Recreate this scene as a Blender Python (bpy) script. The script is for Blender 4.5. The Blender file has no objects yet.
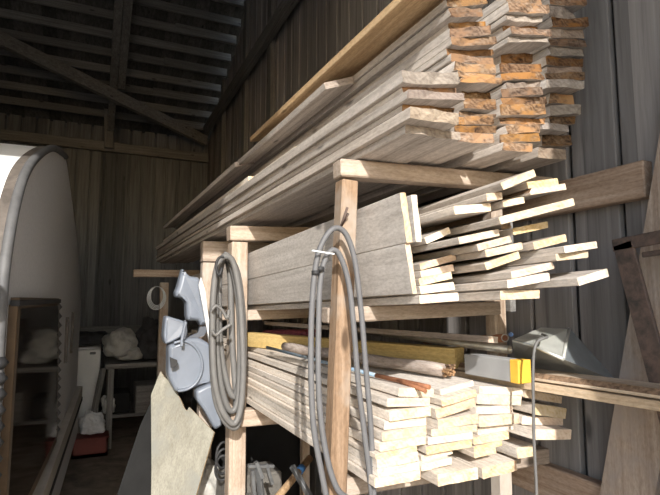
import bpy, bmesh, math, random
from mathutils import Vector, Matrix, noise
C = bpy.context.scene.collection
R = math.radians
random.seed(11)

# ------------------------------------------------------------------ materials
def new_mat(name):
    m = bpy.data.materials.new(name); m.use_nodes = True
    nt = m.node_tree; nt.nodes.clear()
    out = nt.nodes.new('ShaderNodeOutputMaterial')
    b = nt.nodes.new('ShaderNodeBsdfPrincipled')
    nt.links.new(b.outputs[0], out.inputs[0])
    return m, nt, b
def ramp(nt, stops):
    r = nt.nodes.new('ShaderNodeValToRGB')
    while len(r.color_ramp.elements) < len(stops): r.color_ramp.elements.new(.5)
    for e, (p, c) in zip(r.color_ramp.elements, stops):
        e.position = p; e.color = (*c, 1)
    return r
def coords(nt, scale, rand=True):
    tc = nt.nodes.new('ShaderNodeTexCoord')
    add = nt.nodes.new('ShaderNodeVectorMath'); add.operation = 'ADD'
    nt.links.new(tc.outputs['Object'], add.inputs[0])
    if rand:
        oi = nt.nodes.new('ShaderNodeObjectInfo')
        mul = nt.nodes.new('ShaderNodeVectorMath'); mul.operation = 'SCALE'
        cmb = nt.nodes.new('ShaderNodeCombineXYZ')
        for i in range(3): nt.links.new(oi.outputs['Random'], cmb.inputs[i])
        nt.links.new(cmb.outputs[0], mul.inputs[0]); mul.inputs['Scale'].default_value = 37.0
        nt.links.new(mul.outputs[0], add.inputs[1])
    mp = nt.nodes.new('ShaderNodeMapping'); mp.inputs['Scale'].default_value = scale
    nt.links.new(add.outputs[0], mp.inputs[0])
    return mp
def tex_noise(nt, vec, scale=1., detail=4., rough=.6, dist=0.):
    n = nt.nodes.new('ShaderNodeTexNoise')
    n.inputs['Scale'].default_value = scale; n.inputs['Detail'].default_value = detail
    n.inputs['Roughness'].default_value = rough; n.inputs['Distortion'].default_value = dist
    nt.links.new(vec.outputs[0], n.inputs['Vector'])
    return n
def mix(nt, a, b, fac, mode='MIX'):
    m = nt.nodes.new('ShaderNodeMix'); m.data_type = 'RGBA'; m.blend_type = mode
    for sock, v in ((m.inputs['Factor'], fac), (m.inputs['A'], a), (m.inputs['B'], b)):
        if hasattr(v, 'links'): nt.links.new(v, sock)
        else: sock.default_value = v if not isinstance(v, tuple) else (*v, 1)
    return m.outputs['Result']
def obj_random(nt, col, hue=.0, sat=.15, val=.2):
    oi = nt.nodes.new('ShaderNodeObjectInfo')
    hsv = nt.nodes.new('ShaderNodeHueSaturation')
    nt.links.new(col, hsv.inputs['Color'])
    def mr(lo, hi, mulv):
        m = nt.nodes.new('ShaderNodeMath'); m.operation = 'MULTIPLY'; m.inputs[1].default_value = mulv
        f = nt.nodes.new('ShaderNodeMath'); f.operation = 'FRACT'
        r = nt.nodes.new('ShaderNodeMapRange'); r.inputs['To Min'].default_value = lo; r.inputs['To Max'].default_value = hi
        nt.links.new(oi.outputs['Random'], m.inputs[0]); nt.links.new(m.outputs[0], f.inputs[0]); nt.links.new(f.outputs[0], r.inputs['Value'])
        return r.outputs['Result']
    nt.links.new(mr(1-val, 1+val, 7.3), hsv.inputs['Value'])
    nt.links.new(mr(1-sat, 1+sat, 13.7), hsv.inputs['Saturation'])
    if hue: nt.links.new(mr(.5-hue, .5+hue, 29.1), hsv.inputs['Hue'])
    return hsv.outputs['Color']
def bump(nt, b, h, strength=.3, dist=.002):
    bp = nt.nodes.new('ShaderNodeBump'); bp.inputs['Strength'].default_value = strength; bp.inputs['Distance'].default_value = dist
    nt.links.new(h, bp.inputs['Height']); nt.links.new(bp.outputs[0], b.inputs['Normal'])
def wood(name, dark, mid, light, axis='y', fine=55, knots=True, val=.14, sat=.12, rough=.85, blotch=None, hue=0.0):
    """long grain along one axis, knots, saw marks, a tone of its own for each piece"""
    m, nt, b = new_mat(name)
    sc = [fine, fine, fine]; sc['xyz'.index(axis)] = fine*.035
    g = tex_noise(nt, coords(nt, sc), 1, 5, .65, .4)
    cr = ramp(nt, [(.28, dark), (.5, mid), (.74, light)])
    nt.links.new(g.outputs['Fac'], cr.inputs[0])
    col = cr.outputs[0]
    sc2 = [6, 6, 6]; sc2['xyz'.index(axis)] = 1.2
    g2 = tex_noise(nt, coords(nt, sc2), 1, 3, .5, .8)
    r2 = ramp(nt, [(.3, (.78, .76, .74)), (.7, (1.1, 1.1, 1.1))])
    nt.links.new(g2.outputs['Fac'], r2.inputs[0])
    col = mix(nt, col, r2.outputs[0], .8, 'MULTIPLY')
    g4 = tex_noise(nt, coords(nt, [160 if q != axis else 50 for q in 'xyz']), 1, 3, .7)
    r4 = ramp(nt, [(.35, (.8, .79, .78)), (.6, (1.06, 1.06, 1.06))]); nt.links.new(g4.outputs['Fac'], r4.inputs[0])
    col = mix(nt, col, r4.outputs[0], .9, 'MULTIPLY')
    if knots:
        sk = [9, 9, 9]; sk['xyz'.index(axis)] = 3.2
        v = nt.nodes.new('ShaderNodeTexVoronoi'); v.inputs['Scale'].default_value = 1
        nt.links.new(coords(nt, sk).outputs[0], v.inputs['Vector'])
        rk = ramp(nt, [(.06, (1, 1, 1)), (.13, (0, 0, 0))])
        nt.links.new(v.outputs['Distance'], rk.inputs[0])
        col = mix(nt, col, tuple(c*.5 for c in dark), rk.outputs[0])
    if blotch:
        g3 = tex_noise(nt, coords(nt, [9, 9, 9] if axis == 'e' else [4, 4, 4]), 1, 4, .7)
        r3 = ramp(nt, [(.48, (0, 0, 0)), (.66, (1, 1, 1))])
        nt.links.new(g3.outputs['Fac'], r3.inputs[0])
        col = mix(nt, col, blotch, r3.outputs[0])
    col = obj_random(nt, col, hue, sat, val)
    nt.links.new(col, b.inputs['Base Color'])
    b.inputs['Roughness'].default_value = rough
    b.inputs['Specular IOR Level'].default_value = .2
    bump(nt, b, g.outputs['Fac'], .35, .0015)
    return m
def end_grain(name, stops, blotch=None, val=.2, sat=.3, hue=.012):
    """sawn end: growth arcs, saw marks and stains"""
    m, nt, b = new_mat(name)
    mp = coords(nt, [1, .25, 1])
    w = nt.nodes.new('ShaderNodeTexWave'); w.wave_type = 'RINGS'; w.rings_direction = 'Y'
    w.inputs['Scale'].default_value = 24; w.inputs['Distortion'].default_value = 9; w.inputs['Detail'].default_value = 3
    w.inputs['Detail Scale'].default_value = 1.5
    nt.links.new(mp.outputs[0], w.inputs['Vector'])
    n = tex_noise(nt, coords(nt, [26, 8, 60]), 1, 5, .7, .6)
    mx = nt.nodes.new('ShaderNodeMath'); mx.operation = 'MULTIPLY_ADD'; mx.inputs[1].default_value = .1
    nt.links.new(w.outputs['Fac'], mx.inputs[0]); 
    sub = nt.nodes.new('ShaderNodeMath'); sub.operation = 'SUBTRACT'; sub.inputs[1].default_value = .04
    nt.links.new(n.outputs['Fac'], sub.inputs[0]); nt.links.new(sub.outputs[0], mx.inputs[2])
    cr = ramp(nt, stops); nt.links.new(mx.outputs[0], cr.inputs[0])
    col = cr.outputs[0]
    if blotch:
        g3 = tex_noise(nt, coords(nt, [14, 4, 22]), 1, 3, .7)
        r3 = ramp(nt, [(.47, (0, 0, 0)), (.6, (1, 1, 1))])
        nt.links.new(g3.outputs['Fac'], r3.inputs[0])
        col = mix(nt, col, blotch, r3.outputs[0])
    col = obj_random(nt, col, hue, sat, val)
    nt.links.new(col, b.inputs['Base Color']); b.inputs['Roughness'].default_value = .9
    b.inputs['Specular IOR Level'].default_value = .15
    bump(nt, b, n.outputs['Fac'], .6, .003)
    return m
def plain(name, col, rough=.6, metal=0., var=.12, scale=8., bmp=0., spec=.4, col2=None, detail=4):
    m, nt, b = new_mat(name)
    n = tex_noise(nt, coords(nt, [scale]*3), 1, detail, .65, .3)
    c2 = col2 or tuple(c*(1-var*2) for c in col)
    cr = ramp(nt, [(.32, c2), (.62, col)])
    nt.links.new(n.outputs['Fac'], cr.inputs[0]); nt.links.new(cr.outputs[0], b.inputs['Base Color'])
    b.inputs['Roughness'].default_value = rough; b.inputs['Metallic'].default_value = metal
    b.inputs['Specular IOR Level'].default_value = spec
    if bmp: bump(nt, b, n.outputs['Fac'], bmp, .004)
    return m
def plank_mat(name, along, width, dark, mid, light, grain='z', roll=.0):
    """weathered boarding: every board of the wall keeps a tone of its own"""
    m, nt, b = new_mat(name)
    sc = [38, 38, 38]; sc['xyz'.index(grain)] = 1.6
    g = tex_noise(nt, coords(nt, sc, False), 1, 5, .65, .5)
    cr = ramp(nt, [(.28, dark), (.5, mid), (.75, light)]); nt.links.new(g.outputs['Fac'], cr.inputs[0])
    tc = nt.nodes.new('ShaderNodeTexCoord'); sp = nt.nodes.new('ShaderNodeSeparateXYZ')
    nt.links.new(tc.outputs['Object'], sp.inputs[0])
    dv = nt.nodes.new('ShaderNodeMath'); dv.operation = 'DIVIDE'; dv.inputs[1].default_value = width
    fl = nt.nodes.new('ShaderNodeMath'); fl.operation = 'FLOOR'
    wn = nt.nodes.new('ShaderNodeTexWhiteNoise'); wn.noise_dimensions = '1D'
    nt.links.new(sp.outputs['XYZ'.index(along.upper())], dv.inputs[0]); nt.links.new(dv.outputs[0], fl.inputs[0]); nt.links.new(fl.outputs[0], wn.inputs['W'])
    r = ramp(nt, [(0, (.62, .62, .62)), (1, (1.12, 1.1, 1.08))]); nt.links.new(wn.outputs['Value'], r.inputs[0])
    col = mix(nt, cr.outputs[0], r.outputs[0], 1., 'MULTIPLY')
    sk = [5, 5, 5]; sk['xyz'.index(grain)] = 1.7
    v = nt.nodes.new('ShaderNodeTexVoronoi'); v.inputs['Scale'].default_value = 1
    nt.links.new(coords(nt, sk, False).outputs[0], v.inputs['Vector'])
    rk = ramp(nt, [(.05, (1, 1, 1)), (.1, (0, 0, 0))]); nt.links.new(v.outputs['Distance'], rk.inputs[0])
    col = mix(nt, col, tuple(c*.5 for c in dark), rk.outputs[0])
    nt.links.new(col, b.inputs['Base Color']); b.inputs['Roughness'].default_value = .9; b.inputs['Specular IOR Level'].default_value = .15
    bump(nt, b, g.outputs['Fac'], .4, .003)
    return m

M = {}
M['weathered'] = wood('weathered_wood', (.34, .3, .265), (.555, .5, .45), (.7, .645, .595), knots=True, val=.16)
M['weathered_end'] = end_grain('weathered_end_grain', [(.32, (.035, .022, .015)), (.45, (.125, .075, .045)), (.57, (.225, .145, .09)), (.75, (.32, .245, .175))], blotch=(.28, .15, .065), val=.3, sat=.2, hue=.004)
M['old_end'] = end_grain('grey_end_grain', [(.2, (.09, .07, .06)), (.42, (.24, .19, .155)), (.7, (.38, .32, .265))], val=.25, sat=.3)
M['fresh'] = wood('fresh_wood', (.52, .45, .375), (.7, .635, .56), (.8, .745, .675), val=.1, sat=.2)
M['fresh_end'] = end_grain('fresh_end_grain', [(.25, (.42, .28, .17)), (.42, (.59, .45, .305)), (.6, (.67, .545, .41))], val=.13, sat=.3)
M['midside'] = wood('half_weathered_wood', (.34, .3, .26), (.53, .475, .42), (.66, .6, .53), val=.16, sat=.2)
M['greyed'] = wood('greyed_planed_wood', (.42, .385, .355), (.57, .535, .5), (.66, .625, .59), val=.05, sat=.1, fine=40)
M['orange'] = wood('warm_wood', (.4, .27, .15), (.54, .38, .22), (.64, .48, .31), val=.05, sat=.1)
M['tan'] = wood('tan_wood', (.4, .3, .2), (.55, .44, .32), (.66, .56, .43), val=.05, sat=.1)
M['bark'] = plain('bark', (.3, .2, .13), .95, var=.35, scale=60, bmp=1., spec=.1)
M['post'] = wood('post_wood', (.3, .215, .155), (.43, .34, .265), (.55, .46, .38), axis='z', val=.08, blotch=(.46, .41, .36))
M['post_main'] = wood('weathered_post_wood', (.19, .125, .08), (.3, .205, .135), (.4, .295, .21), axis='z', val=.03, blotch=(.33, .285, .24))
M['beam'] = wood('beam_wood', (.3, .235, .185), (.43, .35, .285), (.54, .46, .385), axis='x', val=.1)
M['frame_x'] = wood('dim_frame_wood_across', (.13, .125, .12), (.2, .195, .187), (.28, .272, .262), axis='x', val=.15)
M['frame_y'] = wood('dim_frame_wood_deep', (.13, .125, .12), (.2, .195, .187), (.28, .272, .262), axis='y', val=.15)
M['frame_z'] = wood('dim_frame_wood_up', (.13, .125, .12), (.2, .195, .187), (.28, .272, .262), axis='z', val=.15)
M['brace'] = wood('brace_wood', (.3, .22, .17), (.44, .35, .28), (.56, .47, .39), axis='z', val=.05, blotch=(.36, .31, .28))
M['ledger'] = wood('ledger_wood', (.26, .18, .13), (.42, .32, .25), (.54, .44, .36), axis='y', val=.05)
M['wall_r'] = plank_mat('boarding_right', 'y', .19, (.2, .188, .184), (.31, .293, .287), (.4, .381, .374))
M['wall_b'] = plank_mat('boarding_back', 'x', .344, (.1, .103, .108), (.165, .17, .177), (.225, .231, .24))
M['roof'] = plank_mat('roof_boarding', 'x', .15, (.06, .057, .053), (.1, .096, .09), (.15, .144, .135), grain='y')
M['dirt'] = plain('packed_dirt', (.3, .25, .2), .95, var=.25, scale=5, bmp=.6, spec=.1)
M['gravel'] = plain('gravel_yard', (.6, .55, .47), .95, var=.12, scale=14, bmp=.6, spec=.1)
M['cable'] = plain('grey_cable', (.13, .13, .135), .55, var=.06, scale=20, spec=.3)
M['cable_light'] = plain('light_grey_hose', (.145, .142, .138), .5, var=.08, scale=16, spec=.35)
M['tie'] = plain('pale_plastic', (.62, .66, .68), .4, var=.05)
M['black'] = plain('black_rubber', (.03, .03, .032), .6, var=.2, scale=20)
M['rust'] = plain('rusty_steel', (.17, .12, .1), .8, .3, scale=30, col2=(.07, .06, .055), bmp=.3)
M['rustpipe'] = plain('rust_brown_steel', (.36, .16, .08), .8, .2, scale=40, col2=(.22, .09, .05), bmp=.3)
M['bluepipe'] = plain('blue_paint', (.2, .32, .45), .6, .0, scale=40, col2=(.34, .36, .36), bmp=.2)
M['galv'] = plain('galvanised_sheet', (.5, .55, .58), .38, .75, var=.12, scale=6)
M['galv_edge'] = plain('zinc_flange', (.66, .67, .62), .45, .45, var=.1, scale=10)
M['pipe'] = plain('zinc_pipe', (.5, .47, .42), .45, .6, var=.2, scale=20)
M['mustard'] = wood('mustard_painted_wood', (.42, .28, .07), (.55, .38, .11), (.64, .47, .17), val=.02, knots=False)
M['log'] = wood('weathered_pole_wood', (.2, .16, .14), (.36, .3, .26), (.5, .44, .4), val=.05, fine=70)
M['greypaint'] = plain('grey_painted_face', (.36, .36, .36), .7, var=.06, scale=12)
M['yellowend'] = plain('yellow_painted_end', (.85, .5, .06), .6, var=.1, scale=20)
M['redcloth'] = plain('dark_red_fabric', (.3, .07, .09), .8, var=.2, scale=14, bmp=.4)
M['blueplastic'] = plain('blue_plastic', (.05, .12, .3), .4)
M['fender'] = plain('blue_grey_plastic', (.19, .215, .26), .35, var=.1, scale=5, spec=.5)
M['fender_dark'] = plain('dark_grey_plastic', (.1, .11, .13), .5, var=.1)
M['ply'] = wood('weathered_plywood', (.21, .2, .16), (.25, .24, .195), (.29, .28, .23), axis='z', knots=False, fine=26, val=.03, blotch=(.21, .21, .185))
M['ply_edge'] = plain('plywood_edge', (.55, .4, .24), .9, var=.25, scale=60)
M['shade_and_box_black'] = plain('near_black_shade_and_boxes', (.02, .02, .02), .9, var=.12, scale=5, spec=.1)  # near black: shade put into the colour of a sheet, also dark boxes
M['cream'] = plain('cream_caravan_skin', (.72, .725, .74), .5, var=.05, scale=70, bmp=.35, detail=2)
M['white_skin'] = plain('white_caravan_skin', (.85, .85, .84), .4, var=.05, scale=5)
M['beltmat'] = plain('beige_belt', (.5, .46, .4), .5, var=.08)
M['trimgrey'] = plain('grey_edge_rubber', (.11, .11, .112), .6, var=.15, scale=15)
M['trimbrown'] = plain('brown_weathered_strip', (.13, .11, .095), .7, var=.25, scale=12)
M['darkglass'] = plain('brown_tinted_acrylic', (.018, .013, .01), .06, var=.1, spec=.7)
M['brass'] = plain('brown_window_frame', (.13, .085, .05), .4, .4, var=.15, scale=10)
M['enamel'] = plain('white_enamel', (.72, .72, .7), .4, var=.05, scale=4)
M['canvas'] = plain('pale_canvas', (.42, .41, .38), .9, var=.15, scale=12, bmp=.4)
M['darkcloth'] = plain('dark_cloth', (.05, .05, .055), .95, var=.3, scale=10, bmp=.4)
M['redplastic'] = plain('red_plastic', (.16, .03, .025), .5, var=.1)
M['whiteplastic'] = plain('thin_white_plastic', (.7, .7, .7), .45, var=.12, scale=14, bmp=.5)
M['steel'] = plain('dull_grey_steel', (.17, .175, .18), .5, .5, var=.2, scale=24)
M['stone'] = plain('pale_concrete', (.15, .14, .125), .95, var=.15, scale=18, bmp=.4)
M['tape'] = plain('blue_tape', (.06, .2, .5), .5)
M['handle'] = wood('tool_handle_wood', (.25, .17, .1), (.38, .27, .17), (.48, .36, .25), val=.03, knots=False)

# ------------------------------------------------------------------ mesh helpers
class MB:
    def __init__(s): s.bm = bmesh.new()
    def faces(s, pts, fcs, mi=0, smooth=False):
        vs = [s.bm.verts.new(p) for p in pts]
        for f in fcs:
            try:
                fc = s.bm.faces.new([vs[i] for i in f]); fc.material_index = mi; fc.smooth = smooth
            except ValueError: pass
        return vs
    def box(s, a, b, mi=0, bev=.0, M4=None):
        x0, y0, z0 = a; x1, y1, z1 = b
        t = bmesh.new()
        vs = [t.verts.new(p) for p in ((x0,y0,z0),(x1,y0,z0),(x1,y1,z0),(x0,y1,z0),(x0,y0,z1),(x1,y0,z1),(x1,y1,z1),(x0,y1,z1))]
        for f in ((3,2,1,0),(4,5,6,7),(0,1,5,4),(1,2,6,5),(2,3,7,6),(3,0,4,7)): t.faces.new([vs[i] for i in f])
        if bev: bmesh.ops.bevel(t, geom=t.edges[:], offset=bev, segments=1, affect='EDGES')
        s.join(t, mi, M4); return s
    def join(s, t, mi=0, M4=None):
        mp = {}
        for v in t.verts: mp[v] = s.bm.verts.new(M4 @ v.co if M4 else v.co)
        for f in t.faces:
            n = s.bm.faces.new([mp[v] for v in f.verts]); n.material_index = mi; n.smooth = f.smooth
        t.free()
    def bar(s, p, q, w, h, mi=0, up=(0,0,1), bev=.002):
        """straight rectangular bar from p to q"""
        p = Vector(p); q = Vector(q); d = (q-p); L = d.length; d.normalize()
        x = d.cross(Vector(up)).normalized(); z = x.cross(d).normalized()
        m = Matrix((( x.x, d.x, z.x, p.x),( x.y, d.y, z.y, p.y),( x.z, d.z, z.z, p.z),(0,0,0,1)))
        return s.box((-w/2, 0, -h/2), (w/2, L, h/2), mi, bev, m)
    def tube(s, pts, r, mi=0, n=10, cap=True, rfun=None, closed=False):
        pts = [Vector(p) for p in pts]; rings = []
        N = len(pts); prev = None
        for i, p in enumerate(pts):
            a = pts[i-1] if (i > 0 or closed) else p; b = pts[(i+1) % N] if (i < N-1 or closed) else p
            d = (b-a).normalized()
            if prev is None:
                u = d.cross(Vector((0,0,1)))
                if u.length < .05: u = d.cross(Vector((1,0,0)))
            else: u = prev - d*prev.dot(d)
            u.normalize(); prev = u; w = d.cross(u)
            rr = rfun(i/(N-1)) if rfun else r
            rings.append([s.bm.verts.new(p + (u*math.cos(2*math.pi*k/n) + w*math.sin(2*math.pi*k/n))*rr) for k in range(n)])
        pairs = list(zip(rings, rings[1:])) + ([(rings[-1], rings[0])] if closed else [])
        for A, B in pairs:
            for k in range(n):
                f = s.bm.faces.new((A[k], A[(k+1) % n], B[(k+1) % n], B[k])); f.material_index = mi; f.smooth = True
        if cap and not closed:
            s.bm.faces.new(rings[0][::-1]).material_index = mi; s.bm.faces.new(rings[-1]).material_index = mi
        return s
    def prism(s, poly, vec, mi=0, mi_side=None, bev=0):
        """closed 3D polygon pushed along vec into a solid"""
        t = bmesh.new(); v = Vector(vec)
        a = [t.verts.new(p) for p in poly]; b = [t.verts.new(Vector(p)+v) for p in poly]; n = len(poly)
        f0 = t.faces.new(a); f1 = t.faces.new(b[::-1]); f0.material_index = f1.material_index = 0
        sd = []
        for i in range(n):
            f = t.faces.new((a[i], b[i], b[(i+1) % n], a[(i+1) % n])); sd.append(f)
        bmesh.ops.recalc_face_normals(t, faces=t.faces[:])
        sdset = set(sd); mp = {}
        for q in t.verts: mp[q] = s.bm.verts.new(q.co)
        for f in t.faces:
            nf = s.bm.faces.new([mp[q] for q in f.verts]); nf.material_index = (mi if mi_side is None or f not in sdset else mi_side)
        t.free(); return s
    def build(s, name, mats, parent=None, fix=True):
        if fix: bmesh.ops.recalc_face_normals(s.bm, faces=s.bm.faces[:])
        me = bpy.data.meshes.new(name)
        if not isinstance(mats, (list, tuple)): mats = [mats]
        root = parent
        while root is not None and root.parent: root = root.parent
        if root is not None: off = root.location.copy()
        else:
            xs = [v.co for v in s.bm.verts]
            lo = Vector([min(c[i] for c in xs) for i in range(3)]); hi = Vector([max(c[i] for c in xs) for i in range(3)])
            off = Vector(((lo.x+hi.x)/2, (lo.y+hi.y)/2, lo.z))
        bmesh.ops.translate(s.bm, verts=s.bm.verts[:], vec=-off)
        s.bm.to_mesh(me); s.bm.free()
        for m in mats: me.materials.append(m)
        o = bpy.data.objects.new(name, me); C.objects.link(o)
        if parent is not None: o.parent = parent
        else: o.location = off
        return o
def spline(pts, n=8):
    P = [Vector(p) for p in pts]; out = []
    for i in range(len(P)-1):
        p0 = P[max(i-1, 0)]; p1 = P[i]; p2 = P[i+1]; p3 = P[min(i+2, len(P)-1)]
        for k in range(n):
            t = k/n
            out.append(.5*((2*p1)+(p2-p0)*t+(2*p0-5*p1+4*p2-p3)*t*t+(3*p1-p0-3*p2+p3)*t**3))
    out.append(P[-1]); return out
def tag(o, label=None, cat=None, group=None, kind=None):
    if label: o['label'] = label
    if cat: o['category'] = cat
    if group: o['group'] = group
    if kind: o['kind'] = kind
    return o
def thing(name, label, cat, loc, group=None):
    o = bpy.data.objects.new(name, None); C.objects.link(o); o.location = loc; o.empty_display_size = .1
    return tag(o, label, cat, group)
def struct(o): o['kind'] = 'structure'; return o

# ------------------------------------------------------------------ boards
def board_mesh(name, w, t, L, seed, wane=0, skew=0., bow=.002, endjit=.002, cut=0., cup=0.):
    """sawn board along +Y, near end at y=0; wane = -1/1 leaves a bark edge on that side; cut slants the near end"""
    rnd = random.Random(seed); mb = MB(); n = max(4, int(L/.28)); bm = mb.bm
    hw, ht = w/2, t/2; c = min(.0018, t*.1)
    nx = 5
    rings = []
    ph = rnd.random()*50
    for i in range(n+1):
        y = L*i/n
        dz = bow*(noise.noise((y*.8, ph, 0))); dx = bow*2*(noise.noise((y*.6, ph+9, 3)))
        ew = 1+.02*noise.noise((y*2, ph+4, 7))
        lo_l = -hw*ew; lo_r = hw*ew
        wl = wr = c
        hl = hr = c
        if wane == -1: wl = t*(.75+.5*noise.noise((y*5, ph, 2))); hl = t*.6
        if wane == 1: wr = t*(.75+.5*noise.noise((y*5, ph, 2))); hr = t*.6
        pts = [(lo_l+wl*.0+c, -ht), (-hw*.5, -ht), (0, -ht), (hw*.5, -ht), (lo_r-c, -ht), (lo_r, -ht+c), (lo_r, ht-hr), (lo_r-wr, ht),
               (hw*.45, ht), (0, ht), (-hw*.45, ht), (lo_l+wl, ht), (lo_l, ht-hl), (lo_l, -ht+c)]
        yo = 0
        row = []
        for (x, z) in pts:
            yy = y
            if i == 0: yy += -skew*(x+hw)/w + cut*(x+hw)/w + rnd.uniform(-endjit, endjit)
            row.append(bm.verts.new((x+dx, yy, z+dz+cup*(4*x*x/(w*w)-.5)*(.3 if i else 1))))
        rings.append(row)
    k = len(rings[0])
    for a, b in zip(rings, rings[1:]):
        for j in range(k):
            f = bm.faces.new((a[j], a[(j+1) % k], b[(j+1) % k], b[j]))
            if wane == 1 and j == 6: f.material_index = 2
            if wane == -1 and j == 11: f.material_index = 2
    # the two sawn ends, as quads between lower and upper edge
    for row in (rings[0], rings[-1]):
        lowr = row[0:5]; upr = [row[11], row[10], row[9], row[8], row[7]]
        for q in range(4):
            bm.faces.new((lowr[q], lowr[q+1], upr[q+1], upr[q])).material_index = 1
        bm.faces.new((row[4], row[5], row[6], row[7])).material_index = 1
        bm.faces.new((row[11], row[12], row[13], row[0])).material_index = 1
    bmesh.ops.recalc_face_normals(bm, faces=bm.faces[:])
    me = bpy.data.meshes.new(name); bm.to_mesh(me); bm.free()
    return me
seed_count = [100]
def board(r, L, mats, label, cat='board', group=None, yaw=0., pitch=0., wane=0, name='lumber_board', bow=.002, cut=0., endjit=.002, cup=0.):
    x, y, z, w, t, roll, skew = r
    seed_count[0] += 1
    me = board_mesh(name, w, t, L, seed_count[0], wane, skew, bow, endjit, cut, cup)
    for m in mats: me.materials.append(m)
    o = bpy.data.objects.new(name, me); C.objects.link(o)
    o.location = (x, y, z)
    o.rotation_mode = 'YXZ'
    o.rotation_euler = (pitch, -roll, yaw)
    return tag(o, label, cat, group)
NUM = ['topmost', 'second', 'third', 'fourth', 'fifth', 'sixth', 'seventh', 'eighth', 'ninth', 'tenth', 'eleventh', 'twelfth', 'thirteenth', 'fourteenth', 'fifteenth', 'sixteenth', 'seventeenth', 'eighteenth']
LOW = ['lowest'] + NUM[1:]
WE = [M['weathered'], M['weathered_end'], M['bark']]; WG = [M['weathered'], M['old_end'], M['bark']]
FR = [M['fresh'], M['fresh_end'], M['bark']]

# camera -----------------------------------------------------------
cam = bpy.data.cameras.new('camera'); co = bpy.data.objects.new('camera', cam); C.objects.link(co)
cam.sensor_width = 36; cam.lens = 36*510/660; cam.clip_start = .02; cam.clip_end = 200
co.location = (0, 0, 1.5)
co.rotation_euler = (R(90+5.9), 0, R(-24.6))
bpy.context.scene.camera = co

# ------------------------------------------------------------------ the shed
def roof_z(y): return 3.98 + .455*(7.86-y) if y > 3.8 else 3.98 + .455*4.06 - .47*(3.8-y)
floor = MB().box((-4.2, -.4, -.1), (1.6, 8, 0)).build('floor', M['dirt']); struct(floor)
yard = MB().box((-14, -16, -.14), (14, -.4, -.02)).build('ground', M['gravel']); struct(yard)

def boarding(mb, axis, fixed, a, b, zf, pitch, out, wide, z0=0.):
    """board on board: a back layer with gaps and an inner layer covering them"""
    x = a; k = 0; rnd = random.Random(5)
    while x < b-.01:
        w = wide*(1+rnd.uniform(-.08, .08)); e = min(x+w, b)
        d = 0 if k % 2 else .024
        top = min(zf((x+e)/2), zf(x), zf(e))
        g = .006
        if axis == 'y':
            mb.box((fixed, x+g, z0), (fixed+.024, e-g, top), 0, .002) if not d else mb.box((fixed+.026, x-.03, z0), (fixed+.05, e+.03, top), 0, .002)
        else:
            mb.box((x+g, fixed, z0), (e-g, fixed+.024, top), 0, .002) if not d else mb.box((x-.03, fixed+.026, z0), (e+.03, fixed+.05, top), 0, .002)
        x = e; k += 1
mb = MB(); y = -.27
while y < 7.8:
    e = min(y+.19, 7.86); top = min(roof_z(y), roof_z(e))
    mb.box((1.5, y+.010+random.uniform(-.003, .003), 0), (1.526, e-.010+random.uniform(-.003, .003), top), 0, .003)
    mb.box((1.56, e-.1, 0), (1.58, e+.1, top), 0, .002); y += .19
wr = mb.build('wall_right', M['wall_r']); struct(wr)
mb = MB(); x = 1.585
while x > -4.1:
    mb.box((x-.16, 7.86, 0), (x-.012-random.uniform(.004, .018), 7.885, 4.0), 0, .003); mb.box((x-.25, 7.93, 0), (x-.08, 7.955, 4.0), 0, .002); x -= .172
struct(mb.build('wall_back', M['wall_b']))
mb = MB(); boarding(mb, 'y', -4.15, -.3, 7.86, roof_z, .2, 1, .19); struct(mb.build('wall_left', M['wall_r']))
# front wall with the wide doorway the daylight comes through
mb = MB(); mb.box((-4.15, -.36, 3.78), (1.55, -.3, 4.0)); mb.box((.81, -.36, 0), (1.55, -.3, 3.78)); mb.box((-4.15, -.36, 0), (-2.2, -.3, 3.78))
struct(mb.build('wall_front', M['wall_b']))
mb = MB()
for (ya, yb) in ((-.7, 3.8), (3.8, 8.2)):
    za, zb = roof_z(ya)+.14, roof_z(yb)+.14
    if ya == 3.8: za = roof_z(3.8001)+.14
    mb.faces([(-4.4, ya, za), (1.8, ya, za), (1.8, yb, zb), (-4.4, yb, zb), (-4.4, ya, za+.04), (1.8, ya, za+.04), (1.8, yb, zb+.04), (-4.4, yb, zb+.04)],
             [(0,1,2,3), (7,6,5,4), (0,4,5,1), (1,5,6,2), (2,6,7,3), (3,7,4,0)])
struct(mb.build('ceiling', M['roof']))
trim_no = [0]
def trim(mb, mat):
    trim_no[0] += 1
    return struct(mb.build('trim_%d' % trim_no[0], mat))
# battens under the roof boards, one object each
rnd = random.Random(3)
y = 7.7; k = 0
while y > .2:
    z = roof_z(y)+.075; tilt = rnd.uniform(-.01, .01)
    xa = 1.5
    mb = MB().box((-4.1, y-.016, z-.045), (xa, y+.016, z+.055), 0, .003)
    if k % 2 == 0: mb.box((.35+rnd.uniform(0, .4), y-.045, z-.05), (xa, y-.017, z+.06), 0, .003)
    trim(mb, M['frame_x']); y -= .25; k += 1
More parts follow.
